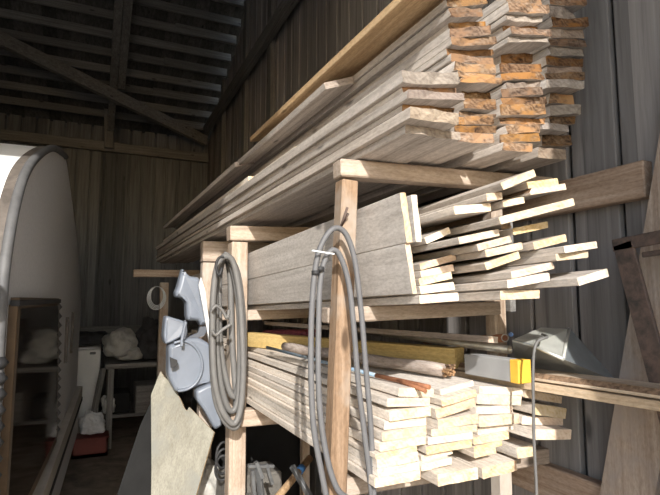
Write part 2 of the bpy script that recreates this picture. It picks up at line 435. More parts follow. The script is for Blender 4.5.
# doubled rafter with its post
for x, ys in ((.13, (.2, 3.8, 7.84)), (-1.6, (.2, 3.8, 7.84)), (-3.2, (.2, 3.8, 7.84))):
    mb = MB()
    for a, b in zip(ys, ys[1:]):
        mb.bar((x-.035, a, roof_z(max(a, 3.801) if a == 3.8 else a)-.08), (x-.035, b, roof_z(b)-.08), .09, .17)
        if x > 0: mb.bar((x+.06, a+.3, roof_z(a+.3)-.11), (x+.06, b-.9, roof_z(b-.9)-.11), .09, .15)
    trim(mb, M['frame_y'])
trim(MB().bar((0.0187, 7.7, 4.9315), (0.0849, 7.72, 3.6487), .12, .06, up=(0, 1, 0)), M['frame_z'])
trim(MB().bar((-2.4, 5.75, 4.62), (1.42, 7.62, 3.9), .07, .15), M['frame_x'])     # slanting brace under the rafters
trim(MB().box((-4.1, 7.79, 3.62), (1.5, 7.855, 3.76), 0, .004), M['frame_x'])       # rail along the top of the back wall
trim(MB().box((-4.1, 7.81, 1.02), (1.5, 7.855, 1.14), 0, .004), M['frame_x'])
trim(MB().box((1.38, -.2, 3.98), (1.44, 7.8, 4.13), 0, .004), M['frame_y'])        # wall plate on the right wall
for y in (4.6, 5.55, 6.7): trim(MB().box((1.445, y-.06, 0), (1.497, y+.06, roof_z(y)-.02), 0, .004), M['frame_z'])
trim(MB().box((1.455, .955, 1.802), (1.499, 4.2, 1.914), 0, .004), M['ledger'])     # rail beside the middle bundle
trim(MB().box((1.455, 1.0, .812), (1.499, 4.2, .926), 0, .004), M['ledger'])        # rail low on the right wall
# leaning brace plank against the right wall
mb = MB(); p = Vector((1.425, 1.278, -.02)); q = Vector((1.425, .715, 2.33))
d = (q-p).normalized(); n_ = Vector((0, d.z, -d.y))
mb.prism([p-n_*.078, p+n_*.078, q+n_*.078, q-n_*.078], (.028, 0, 0))
brace = tag(mb.build('brace_plank', M['brace']), 'broad weathered plank slanting up the right wall behind the rusty bracket', 'plank')
# rusty bracket
br = thing('steel_bracket', 'dark rusty steel bracket of flat bars in front of the slanting plank at right', 'bracket', (1.3, .9, 1.0))
mb = MB(); mb.bar((1.345, .985, 1.655), (1.345, .60, 1.685), .012, .035); mb.build('arm', M['rust'], br)
mb = MB(); mb.bar((1.345, .90, 1.622), (1.345, .60, 1.642), .012, .014); mb.build('arm', M['rust'], br)
mb = MB(); mb.bar((1.345, .955, 1.66), (1.345, .593, .0), .012, .058, up=(0, 1, 0)); mb.build('leg', M['rust'], br)

# ------------------------------------------------------------------ the rack
rack = thing('lumber_rack', 'rough timber rack of posts and crossbeams carrying the three stacks of boards', 'rack', (.95, 2.4, 0))
def post(p, q, w, d, mat='post'):
    mb = MB(); mb.bar(p, q, w, d, up=(0, 1, 0), bev=.004); return mb.build('post', M[mat], rack)
main_post = post((.548, 1.27, 0), (.634, 1.27, 1.835), .05, .05, 'post_main')
post((.624, 2.4, 0), (.612, 2.4, 1.775), .078, .08)
post((.60, 3.05, 0), (.60, 3.05, 1.72), .075, .075)
post((.57, 4.9, 0), (.57, 4.9, 1.66), .075, .075)
mb = MB(); mb.box((1.275, 1.32, 1.46), (1.3, 3.2, 1.79), 0, .003); mb.build('added_sun_block', M['frame_y'], rack)  # added unseen board, only there to keep sun off the right wall
for y, z in ((1.36, 1.88), (2.45, 1.84), (3.1, 1.79)): post((1.245, y, 0), (1.245, y, z-.02), .05, .05)
def cross(x0, z0, x1, z1, y, h, d):
    mb = MB(); mb.bar((x0, y, z0), (x1, y, z1), d, h, bev=.004); return mb.build('crossbeam', M['beam'], rack)
cross(.605, 1.868, 1.42, 1.898, 1.275, .05, .056)
cross(.565, 1.815, 1.42, 1.85, 2.4, .07, .08)
cross(.56, 1.785, 1.42, 1.81, 3.05, .12, .08)
cross(.30, 1.74, 1.3, 1.755, 4.9, .065, .08)
cross(.592, 1.457, 1.22, 1.475, 1.33, .044, .05)
cross(.58, 1.425, 1.22, 1.44, 2.47, .05, .05)
cross(.55, 1.40, 1.22, 1.42, 3.12, .05, .05)
cross(.60, .985, 1.42, .975, 1.345, .05, .06)
cross(.565, .977, 1.42, .965, 2.31, .072, .07)
cross(.55, .96, 1.42, .95, 3.13, .06, .06)
mb = MB(); mb.tube([(.615, 1.225, 1.735), (.605, 1.25, 1.70), (.60, 1.20, 1.745)], .004, n=6); nail = mb.build('nail', M['rust'], main_post)

# ------------------------------------------------------------------ upper stack
UY = .035; UP = -.014
cols = [('leftmost', [[0.7296, 1.0, 2.0468, 0.1731, 0.0298, 0.1645, 0.0], [0.7449, 1.02, 2.0237, 0.1704, 0.0198, 0.1635, 0.0], [0.7361, 0.99, 1.998, 0.1659, 0.0198, 0.1163, 0.0], [0.7478, 1.03, 1.9805, 0.1635, 0.0164, 0.1178, 0.0], [0.7219, 0.98, 1.9412, 0.1346, 0.0286, 0.0104, 0.0], [0.7491, 1.02, 1.9161, 0.1598, 0.0205, 0.0095, 0.0]], 'top', 4.1), ('second', [[0.8894, 1.06, 2.3121, 0.1164, 0.0207, 0.1648, 0.03], [0.8869, 1.06, 2.284, 0.0919, 0.0252, 0.0784, 0.03], [0.9112, 1.09, 2.2627, 0.0951, 0.0194, 0.08, 0.03], [0.8929, 1.06, 2.2249, 0.1079, 0.0254, 0.1292, 0.03], [0.9053, 1.06, 2.2025, 0.1311, 0.021, 0.1281, 0.03], [0.9149, 1.08, 2.1837, 0.1476, 0.0169, 0.1356, 0.03], [0.9139, 1.07, 2.1573, 0.1306, 0.021, 0.0356, 0.03], [0.9173, 1.06, 2.1313, 0.1283, 0.0259, 0.0655, 0.03], [0.9206, 1.06, 2.1095, 0.1231, 0.0162, 0.0634, 0.03], [0.9232, 1.05, 2.0927, 0.1257, 0.016, 0.0629, 0.03], [0.9527, 1.1, 2.0747, 0.0907, 0.0216, 0.057, 0.03], [0.9286, 1.06, 2.0312, 0.0932, 0.0297, 0.0489, 0.03], [0.9258, 1.08, 2.0036, 0.094, 0.0122, -0.0815, 0.03], [0.9053, 1.06, 1.9804, 0.1003, 0.0217, 0.0613, 0.03], [0.9117, 1.06, 1.9587, 0.1209, 0.0208, 0.06, 0.03], [0.898, 1.06, 1.9314, 0.1144, 0.0258, 0.0101, 0.03]], 'bottom', 4.1), ('third', [[1.1318, 1.085, 2.3985, 0.1271, 0.0275, 0.1059, 0.03], [1.1301, 1.075, 2.3625, 0.1303, 0.029, 0.0846, 0.03], [1.1307, 1.085, 2.3377, 0.1237, 0.0171, 0.1, 0.03], [1.1383, 1.115, 2.3184, 0.114, 0.0211, 0.1079, 0.03], [1.1267, 1.055, 2.2817, 0.1371, 0.0219, 0.0931, 0.03], [1.1232, 1.075, 2.2614, 0.1278, 0.0162, 0.096, 0.03], [1.1487, 1.145, 2.2404, 0.0931, 0.0294, 0.0949, 0.03], [1.1014, 1.085, 2.1747, 0.1283, 0.0272, 0.0949, 0.03], [1.106, 1.085, 2.1493, 0.1325, 0.0217, 0.1055, 0.03], [1.1143, 1.085, 2.1264, 0.1138, 0.02, 0.1424, 0.03], [1.0976, 1.085, 2.1007, 0.1282, 0.0245, 0.1369, 0.03], [1.1136, 1.085, 2.0787, 0.1589, 0.0216, 0.1447, 0.03], [1.0996, 1.075, 2.0474, 0.148, 0.0314, 0.1148, 0.03], [1.1166, 1.095, 2.022, 0.1575, 0.0188, 0.0967, 0.03], [1.1043, 1.085, 1.9932, 0.1096, 0.0248, 0.1175, 0.03], [1.0927, 1.085, 1.966, 0.1299, 0.0252, 0.1177, 0.03], [1.0741, 1.075, 1.9335, 0.0904, 0.0241, 0.0111, 0.03]], 'bottom', 4.0), ('rightmost', [[1.3527, 1.12, 2.4659, 0.1355, 0.0298, 0.1224, 0.03], [1.3333, 1.12, 2.4263, 0.0917, 0.0389, 0.0791, 0.03], [1.3502, 1.11, 2.3898, 0.1412, 0.0307, 0.1572, 0.03], [1.3538, 1.12, 2.3585, 0.1339, 0.031, 0.1531, 0.03], [1.3506, 1.12, 2.3265, 0.1393, 0.0229, 0.0937, 0.03], [1.3556, 1.13, 2.3007, 0.1294, 0.0275, 0.0899, 0.03], [1.3256, 1.11, 2.2548, 0.1409, 0.029, 0.0838, 0.03], [1.3255, 1.12, 2.2284, 0.1262, 0.0194, 0.1056, 0.03], [1.3205, 1.12, 2.2044, 0.1278, 0.0258, 0.1038, 0.03], [1.3125, 1.11, 2.176, 0.1374, 0.0261, 0.0886, 0.03], [1.3325, 1.14, 2.1434, 0.0834, 0.0333, -0.003, 0.03], [1.3195, 1.12, 2.0965, 0.095, 0.0306, 0.0616, 0.03], [1.3249, 1.13, 2.0681, 0.0871, 0.0241, 0.0752, 0.03], [1.2818, 1.12, 2.037, 0.1037, 0.022, 0.0232, 0.03], [1.3211, 1.16, 2.0087, 0.09, 0.0344, 0.0178, 0.03], [1.2483, 1.11, 1.9455, 0.1005, 0.0311, 0.0005, 0.03]], 'bottom', 3.6)]
special = {('leftmost', 0): 'thick grey board topping the leftmost column of the upper weathered stack',
           ('second', 4): None}
for ci, (cname, rws, frm, L) in enumerate(cols):
    n = len(rws)
    for i, r in enumerate(rws):
        o = NUM[i] if frm == 'top' else LOW[n-1-i]
        lab = special.get((cname, i)) or '%s board from the %s in the %s column of the upper weathered stack' % (o, frm, cname)
        if o in ('topmost', 'lowest'): lab = special.get((cname, i)) or '%s board in the %s column of the upper weathered stack' % (o, cname)
        grey = (ci == 0 and i in (0, 2, 4, 5)) or (ci == 3 and i % 2) or (ci == 2 and i in (2, 5, 9))
        board(r, L + random.uniform(-.15, .1), WG if grey else WE, lab, group='weathered boards of the upper stack', yaw=UY + random.uniform(-.004, .004), pitch=UP, endjit=.0055, cut=random.uniform(-.012, .012), cup=random.uniform(-.003, .003),
              wane=(-1 if (ci, i) in ((1, 9),) else 1 if (ci, i) in ((3, 1), (2, 8)) else 0))
# boards lying further back on top of the leftmost column
def back(r, L, mats, lab, **k): board(r, L, mats, lab, group='boards lying on top of the upper stack', yaw=UY, pitch=UP, **k)
back((.812, 1.0, 2.346, .165, .022, .2, 0), 1.46, [M['orange'], M['fresh_end'], M['bark']], 'long orange toned board overhanging the very top of the upper stack', endjit=.004)
back((.752, 1.58, 2.265, .104, .024, .3, .03), 3.0, WG, 'board with a shaded end tucked under the orange overhanging board')
back((.70, 2.64, 2.235, .11, .024, .25, 0), 2.4, WG, 'board with a shaded end deep in the shed above the bright-tipped one')
back((.70, 2.36, 2.082, .11, .032, .05, .0), 2.6, FR, 'board with a bright sunlit tip lying back on the leftmost column')
back((.648, 1.68, 2.0465, .036, .013, .1, 0), 3.3, FR, 'narrow strip lying along the near top edge of the leftmost upper column')
# ------------------------------------------------------------------ middle shelf
labels = ['topmost loose pale board in the middle bundle, rising to the right', 'short-ended pale board just under the topmost one of the middle bundle', 'pale board with a grey-shaded tip beside the wall rail, second row of the middle bundle', 'thin board tucked directly above the bark-edged board of the middle bundle', 'pale board with bark left along its edge, upper right of the middle bundle', 'cupped pale board beside the top of the on-edge planks, middle bundle', 'board with a long slanted cut below the bark-edged board, middle bundle', 'pale board leaning up from behind the on-edge planks, upper left of the middle bundle', 'broad pale board below the cupped one in the middle bundle', 'small board tip showing between two pale boards in the middle bundle', 'pale board with a clean square end, right of the broad one, middle bundle', 'cracked pale board under the broad one in the middle bundle', 'pale board with a dark split near its right corner, middle bundle', 'grey-faced board reaching far out to the right above the longest, middle bundle', 'warm yellowish board below the cracked one in the middle bundle', 'topmost board of the short left column beside the on-edge planks', 'second board of the short left column beside the on-edge planks', 'thin third board of the short left column beside the on-edge planks', 'fourth board of the short left column, with rounded corners', 'bottom board of the short left column, with a rounded right corner', 'board with a black crack across its end, centre of the middle bundle', 'grey-faced board with a half-shaded end, centre right of the middle bundle', 'thin board with splintered top edge under the grey-faced one, middle bundle', 'longest board, its pale tip reaching furthest right in the middle bundle', 'thin pale board above the lowest right board of the middle bundle', 'lowest right board of the middle bundle, with a chipped corner']
for i, r in enumerate([[0.9391, 0.93, 1.7971, 0.1226, 0.0188, 0.3894, 0], [0.8874, 0.96, 1.7553, 0.052, 0.0178, 0.1573, 0], [1.063, 0.97, 1.8076, 0.1148, 0.0171, 0.1942, 0], [0.9747, 0.985, 1.7541, 0.0742, 0.017, 0.2201, 0], [1.0771, 0.965, 1.7928, 0.1359, 0.0169, 0.1955, 0], [0.8354, 0.98, 1.7243, 0.1166, 0.0205, 0.1446, 0], [0.957, 0.92, 1.712, 0.2011, 0.0184, 0.2598, 0], [0.7875, 1.06, 1.6649, 0.0848, 0.0169, 0.3906, 0], [0.8275, 0.95, 1.6514, 0.1282, 0.0168, 0.2138, 0], [0.9589, 1.0, 1.6925, 0.0346, 0.0171, 0.1685, 0], [0.9944, 0.95, 1.6818, 0.1223, 0.0169, 0.2113, 0], [0.8834, 0.96, 1.6384, 0.1118, 0.017, 0.247, 0], [1.0353, 0.93, 1.647, 0.1174, 0.019, 0.2269, 0], [1.0693, 0.86, 1.6291, 0.1336, 0.0171, 0.1477, 0], [0.9131, 0.96, 1.6247, 0.1226, 0.0181, 0.2004, 0], [0.7863, 1.06, 1.5956, 0.1151, 0.017, 0.2584, 0], [0.7823, 1.06, 1.5734, 0.1065, 0.0171, 0.1933, 0], [0.7796, 1.06, 1.5546, 0.102, 0.0182, 0.1953, 0], [0.7836, 1.06, 1.5308, 0.1068, 0.0203, 0.114, 0], [0.7804, 1.05, 1.505, 0.1175, 0.0211, 0.0647, 0], [0.9067, 0.96, 1.5969, 0.1148, 0.018, 0.2866, 0], [0.9423, 0.9, 1.5712, 0.1398, 0.017, 0.1952, 0], [1.0524, 0.88, 1.6069, 0.1091, 0.017, 0.1061, 0], [1.0982, 0.86, 1.556, 0.1128, 0.0201, 0.2194, 0], [0.9162, 0.9, 1.5459, 0.1135, 0.019, 0.165, 0], [0.9207, 0.92, 1.513, 0.1249, 0.0214, 0.0332, 0]]):
    w = {4: -1, 21: 0}.get(i, 0)
    cut = {6: -.05, 24: -.02, 13: .015}.get(i, 0)
    board(r, 3.0, [M['midside'], M['fresh_end'], M['bark']], labels[i], group='loose boards on the middle shelf', pitch=-.03, wane=w, cut=cut)
mv = [M['greyed'], M['fresh_end'], M['bark']]
# three planks standing on edge: width runs upward
def on_edge(x, y, zc, w, t, lean, L, lab):
    o = board((x, y, zc, w, t, 0, 0), L, mv, lab, cat='plank', group='planks on edge in front of the middle bundle', name='edge_plank', bow=.001)
    o.rotation_euler = (-.026, -(math.pi/2)-lean, 0)
on_edge(.706, 1.06, 1.579, .126, .014, .13, 3.0, 'lower of two wide grey planks on edge, facing out of the middle shelf')
on_edge(.690, 1.055, 1.704, .125, .017, .13, 3.0, 'upper of two wide grey planks on edge, its end leaning outward')
on_edge(.724, 1.06, 1.704, .12, .018, .08, 3.0, 'narrow pale plank on edge squeezed behind the upper grey plank')

# ------------------------------------------------------------------ lower pile
cols = [('leftmost', [[0.7891, 1.17, 1.255, 0.1122, 0.0228, -0.0892, 0], [0.765, 1.17, 1.232, 0.1344, 0.0221, -0.0618, 0], [0.7698, 1.17, 1.2023, 0.1298, 0.025, 0.0189, 0], [0.7595, 1.18, 1.1764, 0.1308, 0.0225, -0.0019, 0], [0.752, 1.17, 1.1524, 0.1372, 0.022, 0.0117, 0], [0.7456, 1.17, 1.1287, 0.1425, 0.0223, 0.0214, 0], [0.7271, 1.17, 1.1087, 0.1264, 0.0131, 0.0384, 0], [0.7294, 1.17, 1.0892, 0.1257, 0.0241, 0.0354, 0], [0.7309, 1.17, 1.0654, 0.1263, 0.0195, 0.015, 0], [0.729, 1.17, 1.0422, 0.1375, 0.0246, 0.0095, 0]]), ('second', [[0.9401, 1.19, 1.2547, 0.1177, 0.0165, 0.1574, 0], [0.9225, 1.16, 1.2329, 0.1217, 0.0197, 0.1501, 0], [0.9189, 1.17, 1.2056, 0.1366, 0.0289, 0.1741, 0], [0.9284, 1.17, 1.1684, 0.1381, 0.0253, 0.0177, 0], [0.9122, 1.17, 1.1443, 0.1545, 0.0178, -0.0107, 0], [0.8981, 1.17, 1.1246, 0.1499, 0.019, -0.0023, 0], [0.8949, 1.17, 1.1029, 0.1509, 0.0208, 0.0109, 0], [0.8674, 1.19, 1.0809, 0.1048, 0.015, 0.0682, 0], [0.8502, 1.17, 1.0627, 0.1006, 0.0173, 0.0628, 0], [0.8966, 1.14, 1.0336, 0.1326, 0.0302, 0.0053, 0]]), ('third', [[1.0969, 1.186, 1.2351, 0.1666, 0.0215, -0.1059, 0], [1.0899, 1.186, 1.2099, 0.1691, 0.0284, -0.1084, 0], [1.0692, 1.186, 1.1826, 0.1366, 0.022, -0.0568, 0], [1.0769, 1.176, 1.1544, 0.1496, 0.028, -0.0244, 0], [1.0804, 1.196, 1.1265, 0.1319, 0.0197, 0.0235, 0], [1.0552, 1.186, 1.1051, 0.1304, 0.0206, 0.0224, 0], [1.0414, 1.186, 1.084, 0.103, 0.015, 0.0648, 0], [1.0299, 1.186, 1.0671, 0.0798, 0.0154, 0.0606, 0], [1.0631, 1.166, 1.0227, 0.1253, 0.0301, 0.0479, 0]]), ('rightmost', [[1.2579, 1.18, 1.2065, 0.1569, 0.0224, -0.1999, 0], [1.2809, 1.18, 1.1622, 0.1393, 0.0327, -0.195, 0], [1.273, 1.2, 1.1286, 0.1736, 0.0239, -0.1186, 0], [1.256, 1.15, 1.1018, 0.1528, 0.0295, -0.1014, 0], [1.2186, 1.22, 1.0395, 0.0771, 0.0325, -0.0027, 0]])]
for ci, (cname, rws) in enumerate(cols):
    n = len(rws)
    for i, r in enumerate(rws):
        lab = '%s board%s in the %s column of the lower pale pile' % ('lowest' if i == n-1 else NUM[i], '' if i in (0, n-1) else ' from the top', cname)
        wane = 1 if (ci, i) == (1, 7) else 0
        if (ci, i) == (1, 7): lab = 'short bark-edged board low in the second column of the lower pale pile'
        if (ci, i) == (0, 0): lab = 'greyish rounded board topping the leftmost column of the lower pale pile, under the pipes'
        board(r, 3.2 + random.uniform(-.1, .1), FR, lab, group='pale boards of the lower pile', wane=wane, pitch=-.004)

# two long boards reaching out over the right end of the lower pile
def span(p, q, w, t, lab, mats, wane=0):
    p = Vector(p); q = Vector(q); d = q-p
    o = board((p.x, p.y, p.z, w, t, 0, 0), d.length, mats, lab, group='long boards reaching out over the lower pile', wane=wane)
    o.rotation_euler = (math.asin(d.z/d.length), 0, -math.atan2(d.x, d.y))
lb = [Vector((1.2339, 0.814, 1.248)), Vector((1.1728, 1.1764, 1.248))]; ld = (lb[1]-lb[0]).normalized(); lp = lb[0]-ld*.02+Vector((.055, 0, 0))
span(lp, lp+ld*2.4, .11, .024, 'long tan board reaching furthest right over the lower pile', [M['tan'], M['fresh_end'], M['bark']])
lp = lp+Vector((.005, 0, .0265)); span(lp-ld*.02, lp+ld*2.3, .105, .022, 'long board with bark along its edge, on the one reaching furthest right', [M['tan'], M['fresh_end'], M['bark']], -1)
# ------------------------------------------------------------------ odd timber and metal on the lower pile
yb = board((1.145, 1.4345, 1.302, .062, .068, 0, 0), 1.3, [M['mustard'], M['mustard'], M['mustard']], 'thick mustard yellow beam lying across the top of the lower pile', cat='beam', name='painted_beam')
yb.rotation_euler = (.0, 0, R(20.5))
mb = MB(); a, b = Vector((.962, 1.27, 1.29)), Vector((.79, 2.22, 1.29))
P = [a+(b-a)*(i/14)+Vector((0, 0, .002*math.sin(i))) for i in range(15)]
mb.tube(P, .0195, n=14, rfun=lambda t: .0195+.0015*math.sin(t*23))
rp = thing('round_pole', 'weathered grey round pole with a broken end below the mustard beam', 'pole', (.8, 1.7, 1.277))
mb.build('pole', M['log'], rp)
mb = MB(); rnd = random.Random(2)
for k in range(26):
    ang = rnd.random()*6.28; rr = rnd.random()*.017; o_ = a+Vector((math.cos(ang)*rr, 0, math.sin(ang)*rr))
    mb.bar(o_+Vector((0, .02, 0)), o_+Vector((rnd.uniform(-.004, .01), -rnd.uniform(.005, .035), rnd.uniform(-.006, .006))), .006, .005, bev=0)
mb.build('splintered_end', M['weathered_end'], rp)
bp = thing('thin_pipe', 'thin blue painted pipe with a rusty forked end on the lower pile', 'pipe', (.72, 1.5, 1.27))
mb = MB(); mb.tube([(.70, 2.2, 1.293), (.735, 1.6, 1.285), (.765, 1.33, 1.279)], .006); mb.build('pipe', M['bluepipe'], bp)
mb = MB(); mb.tube([(.763, 1.34, 1.279), (.80, 1.18, 1.274), (.81, 1.14, 1.272)], .0065); mb.build('rusty_end', M['rustpipe'], bp)
mb = MB(); mb.tube([(.782, 1.26, 1.277), (.785, 1.2, 1.272), (.79, 1.13, 1.266)], .0055); mb.build('rusty_end', M['rustpipe'], bp)
# grey plank and the two pipes on top
board((1.13, 1.25, 1.378, .05, .02, -.1, 0), 1.4, [M['log'], M['fresh_end'], M['bark']], 'narrow grey plank with a pale end lying behind the mustard beam', group='odd timber on the lower pile', yaw=R(12), pitch=.0)
for (a, b, lab, m) in (((1.2068, 1.28, 1.3787), (1.4712, 2.1, 1.302), 'brown pipe with an open end, the upper of two beside the metal duct', 'rustpipe'),
                    ((1.2069, 1.26, 1.3424), (1.05, 2.3, 1.375), 'zinc pipe with an open end, the lower of two beside the metal duct', 'pipe')):
    a = Vector(a); b = Vector(b)
    mb = MB(); n = 14; d = (b-a).normalized(); u = d.cross(Vector((0, 0, 1))).normalized(); w_ = u.cross(d)
    prof = [(0, .0135), (1, .0135)]
    rings = []
    for (pt, r_) in ((a, .0095), (a, .0135), (b, .0135), (b, .0095)):
        rings.append([mb.bm.verts.new(pt+(u*math.cos(6.2832*k/n)+w_*math.sin(6.2832*k/n))*r_) for k in range(n)])
    for i in range(4):
        A, B = rings[i], rings[(i+1) % 4]
        for k in range(n):
            f = mb.bm.faces.new((A[k], A[(k+1) % n], B[(k+1) % n], B[k])); f.smooth = i in (1, 3)
            if i == 0: f.material_index = 1
    tag(mb.build('metal_pipe', [M[m], M['pipe']]), lab, 'pipe', 'pipes beside the metal duct')
ye = thing('grey_plank', 'grey faced plank with a bright yellow painted end under the duct', 'plank', (1.02, 1.3, 1.27))
gp = Vector((1.1077, 1.13, 1.262))+Vector((.026, 0, .033)); gd = Vector((-.06, 1, 0)).normalized()
mb = MB(); mb.bar(gp, gp+gd*.22, .05, .064); mb.build('plank', M['greypaint'], ye)
mb = MB(); mb.bar(gp-gd*.002, gp+gd*.03, .0525, .0665); mb.build('painted_end', M['yellowend'], ye)
mb = MB(); mb.bar((0.8803, 2.75, 1.3188), (0.9783, 2.35, 1.3392), .09, .035, up=(0, 0, 1), bev=.012); tag(mb.build('folded_cloth', M['redcloth']), 'dark red folded cloth behind the far end of the mustard beam', 'cloth')
mb = MB(); mb.tube(((1.2519, 1.3, 1.3874), (1.3053, 1.36, 1.3841)), .0075); tag(mb.build('blue_cap', M['blueplastic']), 'small blue plastic cap beside the open pipe ends', 'cap')
# galvanised duct: folded sheet with a bright flange
du = thing('sheet_duct', 'galvanised folded sheet metal duct propped on the right end of the lower pile', 'duct', (1.3, 1.3, 1.27))
def quadsheet(pts, name, mat, th=.004):
    P = [Vector(p) for p in pts]; n_ = (P[1]-P[0]).cross(P[2]-P[0]).normalized()*th
    mb = MB(); mb.prism(P, n_); return mb.build(name, M[mat], du)
A = (1.1531, 1.12, 1.3709); B = (1.3339, 1.25, 1.4109); Cc = (1.3332, 1.14, 1.4116); D = (1.176, 1.03, 1.3392); E = (1.3955, 1.15, 1.2552); F_ = (1.4119, 1.05, 1.2621); G = (1.3037, 1.34, 1.2881); H_ = (1.1588, 1.2, 1.3795)
quadsheet([A, B, Cc, D], 'flange', 'galv_edge')
quadsheet([Cc, F_, E, D], 'side_sheet', 'galv')
quadsheet([A, D, E, G], 'inner_sheet', 'galv')
quadsheet([H_, B, A], 'end_sheet', 'galv_edge')
quadsheet([H_, A, G], 'inner_sheet', 'galv')
mb = MB(); mb.tube([D, A], .005, n=6); mb.tube([D, Cc], .005, n=6); mb.build('rolled_edge', M['galv_edge'], du)
# thin cable hanging down in front
mb = MB(); mb.tube(spline([(1.2, 1.12, 1.40)] + [(1.1523, 1.06, 1.3977), (1.1178, 1.06, 1.3878), (1.1013, 1.06, 1.3586), (1.0942, 1.06, 1.2971), (1.0909, 1.06, 1.2045), (1.0884, 1.06, 1.1262), (1.0895, 1.06, 1.0485), (1.0894, 1.06, 0.982)] + [(1.08, 1.06, .8), (1.09, 1.06, .0)]), .0042, n=8)
tag(mb.build('thin_cable', M['cable_light']), 'thin grey cable hanging straight down in front of the lower pile right end', 'cable')

# ------------------------------------------------------------------ hoses
mb = MB()
oy = 1.2
p1 = [(0.5413, 1.2, 1.0094), (0.525, 1.2, 1.0828), (0.5059, 1.2, 1.1805), (0.4988, 1.2, 1.2778), (0.4969, 1.2, 1.4006), (0.5019, 1.2, 1.5258), (0.5155, 1.2, 1.6156), (0.5408, 1.2, 1.6687), (0.5696, 1.2, 1.6888), (0.5989, 1.2, 1.6691), (0.6224, 1.2, 1.6008), (0.6395, 1.2, 1.4743), (0.6532, 1.2, 1.318), (0.6667, 1.2, 1.1641), (0.6739, 1.2, 0.9888)]
p2 = [(0.613, 1.205, 0.9966), (0.5738, 1.205, 1.0266), (0.5462, 1.205, 1.0978), (0.5269, 1.205, 1.2016), (0.5198, 1.205, 1.3001), (0.5195, 1.205, 1.4246), (0.5234, 1.205, 1.5389), (0.5374, 1.205, 1.6037), (0.5603, 1.205, 1.6307), (0.5835, 1.205, 1.6105), (0.6068, 1.205, 1.5399), (0.621, 1.205, 1.4222), (0.632, 1.205, 1.293), (0.6488, 1.205, 1.1648), (0.6627, 1.205, 1.0631), (0.6708, 1.205, 0.9876)]
bot1 = [(.62, 1.2, .85), (.60, 1.2, .80), (.56, 1.2, .82)]
mb.tube(spline(p1), .0075, n=10); 
hz = thing('grey_cable', 'thick grey cable looped twice over the nail on the nearest rack post', 'cable', (.6, 1.2, .8))
mb.build('outer_loop', M['cable'], hz)
mb = MB(); mb.tube(spline(p2), .0075, n=10); mb.build('inner_loop', M['cable'], hz)
mb = MB(); mb.tube(spline([p1[-1], (.655, 1.2, .80), (.62, 1.2, .74), p2[0]]), .0085); mb.tube(spline([p1[0], (.56, 1.2, .82), (.61, 1.2, .72), (.67, 1.2, .82), p2[-1]]), .0085); mb.build('lower_loop', M['cable'], hz)
mb = MB(); mb.bar((0.4863, 1.17, 1.6233), (0.5562, 1.19, 1.6188), .004, .004, bev=0); mb.build('cable_tie', M['tie'], hz)
for q in (((0.5087, 1.2, 1.5691)), ((0.5212, 1.2, 1.5797))):
    mb = MB(); mb.tube([Vector(q)+Vector((0, 0, -.006)), Vector(q)+Vector((0, 0, .006))], .0105, n=10); mb.build('tie_band', M['black'], hz)
# coil on the second post
coil = thing('grey_hose', 'coil of pale grey hoses hanging on the second rack post', 'hose', (.6, 2.25, .9))
wl = [[(0.5093, 2.2, 1.6914), (0.4794, 2.2, 1.6643), (0.4602, 2.2, 1.5648), (0.4583, 2.2, 1.3741), (0.469, 2.2, 1.1861), (0.4971, 2.2, 1.0605), (0.5368, 2.2, 0.9912), (0.567, 2.2, 0.9842), (0.5875, 2.2, 1.053), (0.5936, 2.2, 1.1999), (0.5861, 2.2, 1.371), (0.5696, 2.2, 1.5444), (0.5406, 2.2, 1.6662)], [(0.5108, 2.225, 1.6846), (0.4767, 2.225, 1.6397), (0.4626, 2.225, 1.5009), (0.4633, 2.225, 1.288), (0.4805, 2.225, 1.0988), (0.5168, 2.225, 1.0003), (0.5565, 2.225, 0.9591), (0.5824, 2.225, 0.9691), (0.5982, 2.225, 1.0687), (0.6033, 2.225, 1.2825), (0.5934, 2.225, 1.4569), (0.5703, 2.225, 1.6111), (0.5377, 2.225, 1.6767)], [(0.5119, 2.25, 1.6954), (0.4781, 2.25, 1.6235), (0.4819, 2.25, 1.4574), (0.4902, 2.25, 1.2848), (0.5109, 2.25, 1.1347), (0.5435, 2.25, 1.0349), (0.5744, 2.25, 1.028), (0.5907, 2.25, 1.1078), (0.592, 2.25, 1.2807), (0.5842, 2.25, 1.4566), (0.5635, 2.25, 1.5897), (0.5394, 2.25, 1.6696)], [(0.5265, 2.275, 1.707), (0.501, 2.275, 1.6342), (0.4995, 2.275, 1.5009), (0.5079, 2.275, 1.3254), (0.5284, 2.275, 1.1944), (0.557, 2.275, 1.0977), (0.5841, 2.275, 1.0828), (0.6002, 2.275, 1.1904), (0.6015, 2.275, 1.3667), (0.5844, 2.275, 1.5459), (0.5592, 2.275, 1.6628)], [(0.5371, 2.3, 1.6957), (0.5526, 2.3, 1.6141), (0.5594, 2.3, 1.5009), (0.5676, 2.3, 1.3217), (0.5793, 2.3, 1.1885), (0.591, 2.3, 1.0564), (0.5834, 2.3, 0.9789), (0.5604, 2.3, 1.0069), (0.5276, 2.3, 1.0829), (0.5065, 2.3, 1.2361), (0.4936, 2.3, 1.4121), (0.49, 2.3, 1.5679), (0.5059, 2.3, 1.6629)]]
for l in wl:
    mb = MB(); l = spline(l + [l[0]], 5)[:-1]
    mb.tube(l, .0135, n=10, closed=True); mb.build('hose_loop', M['cable_light'], coil)
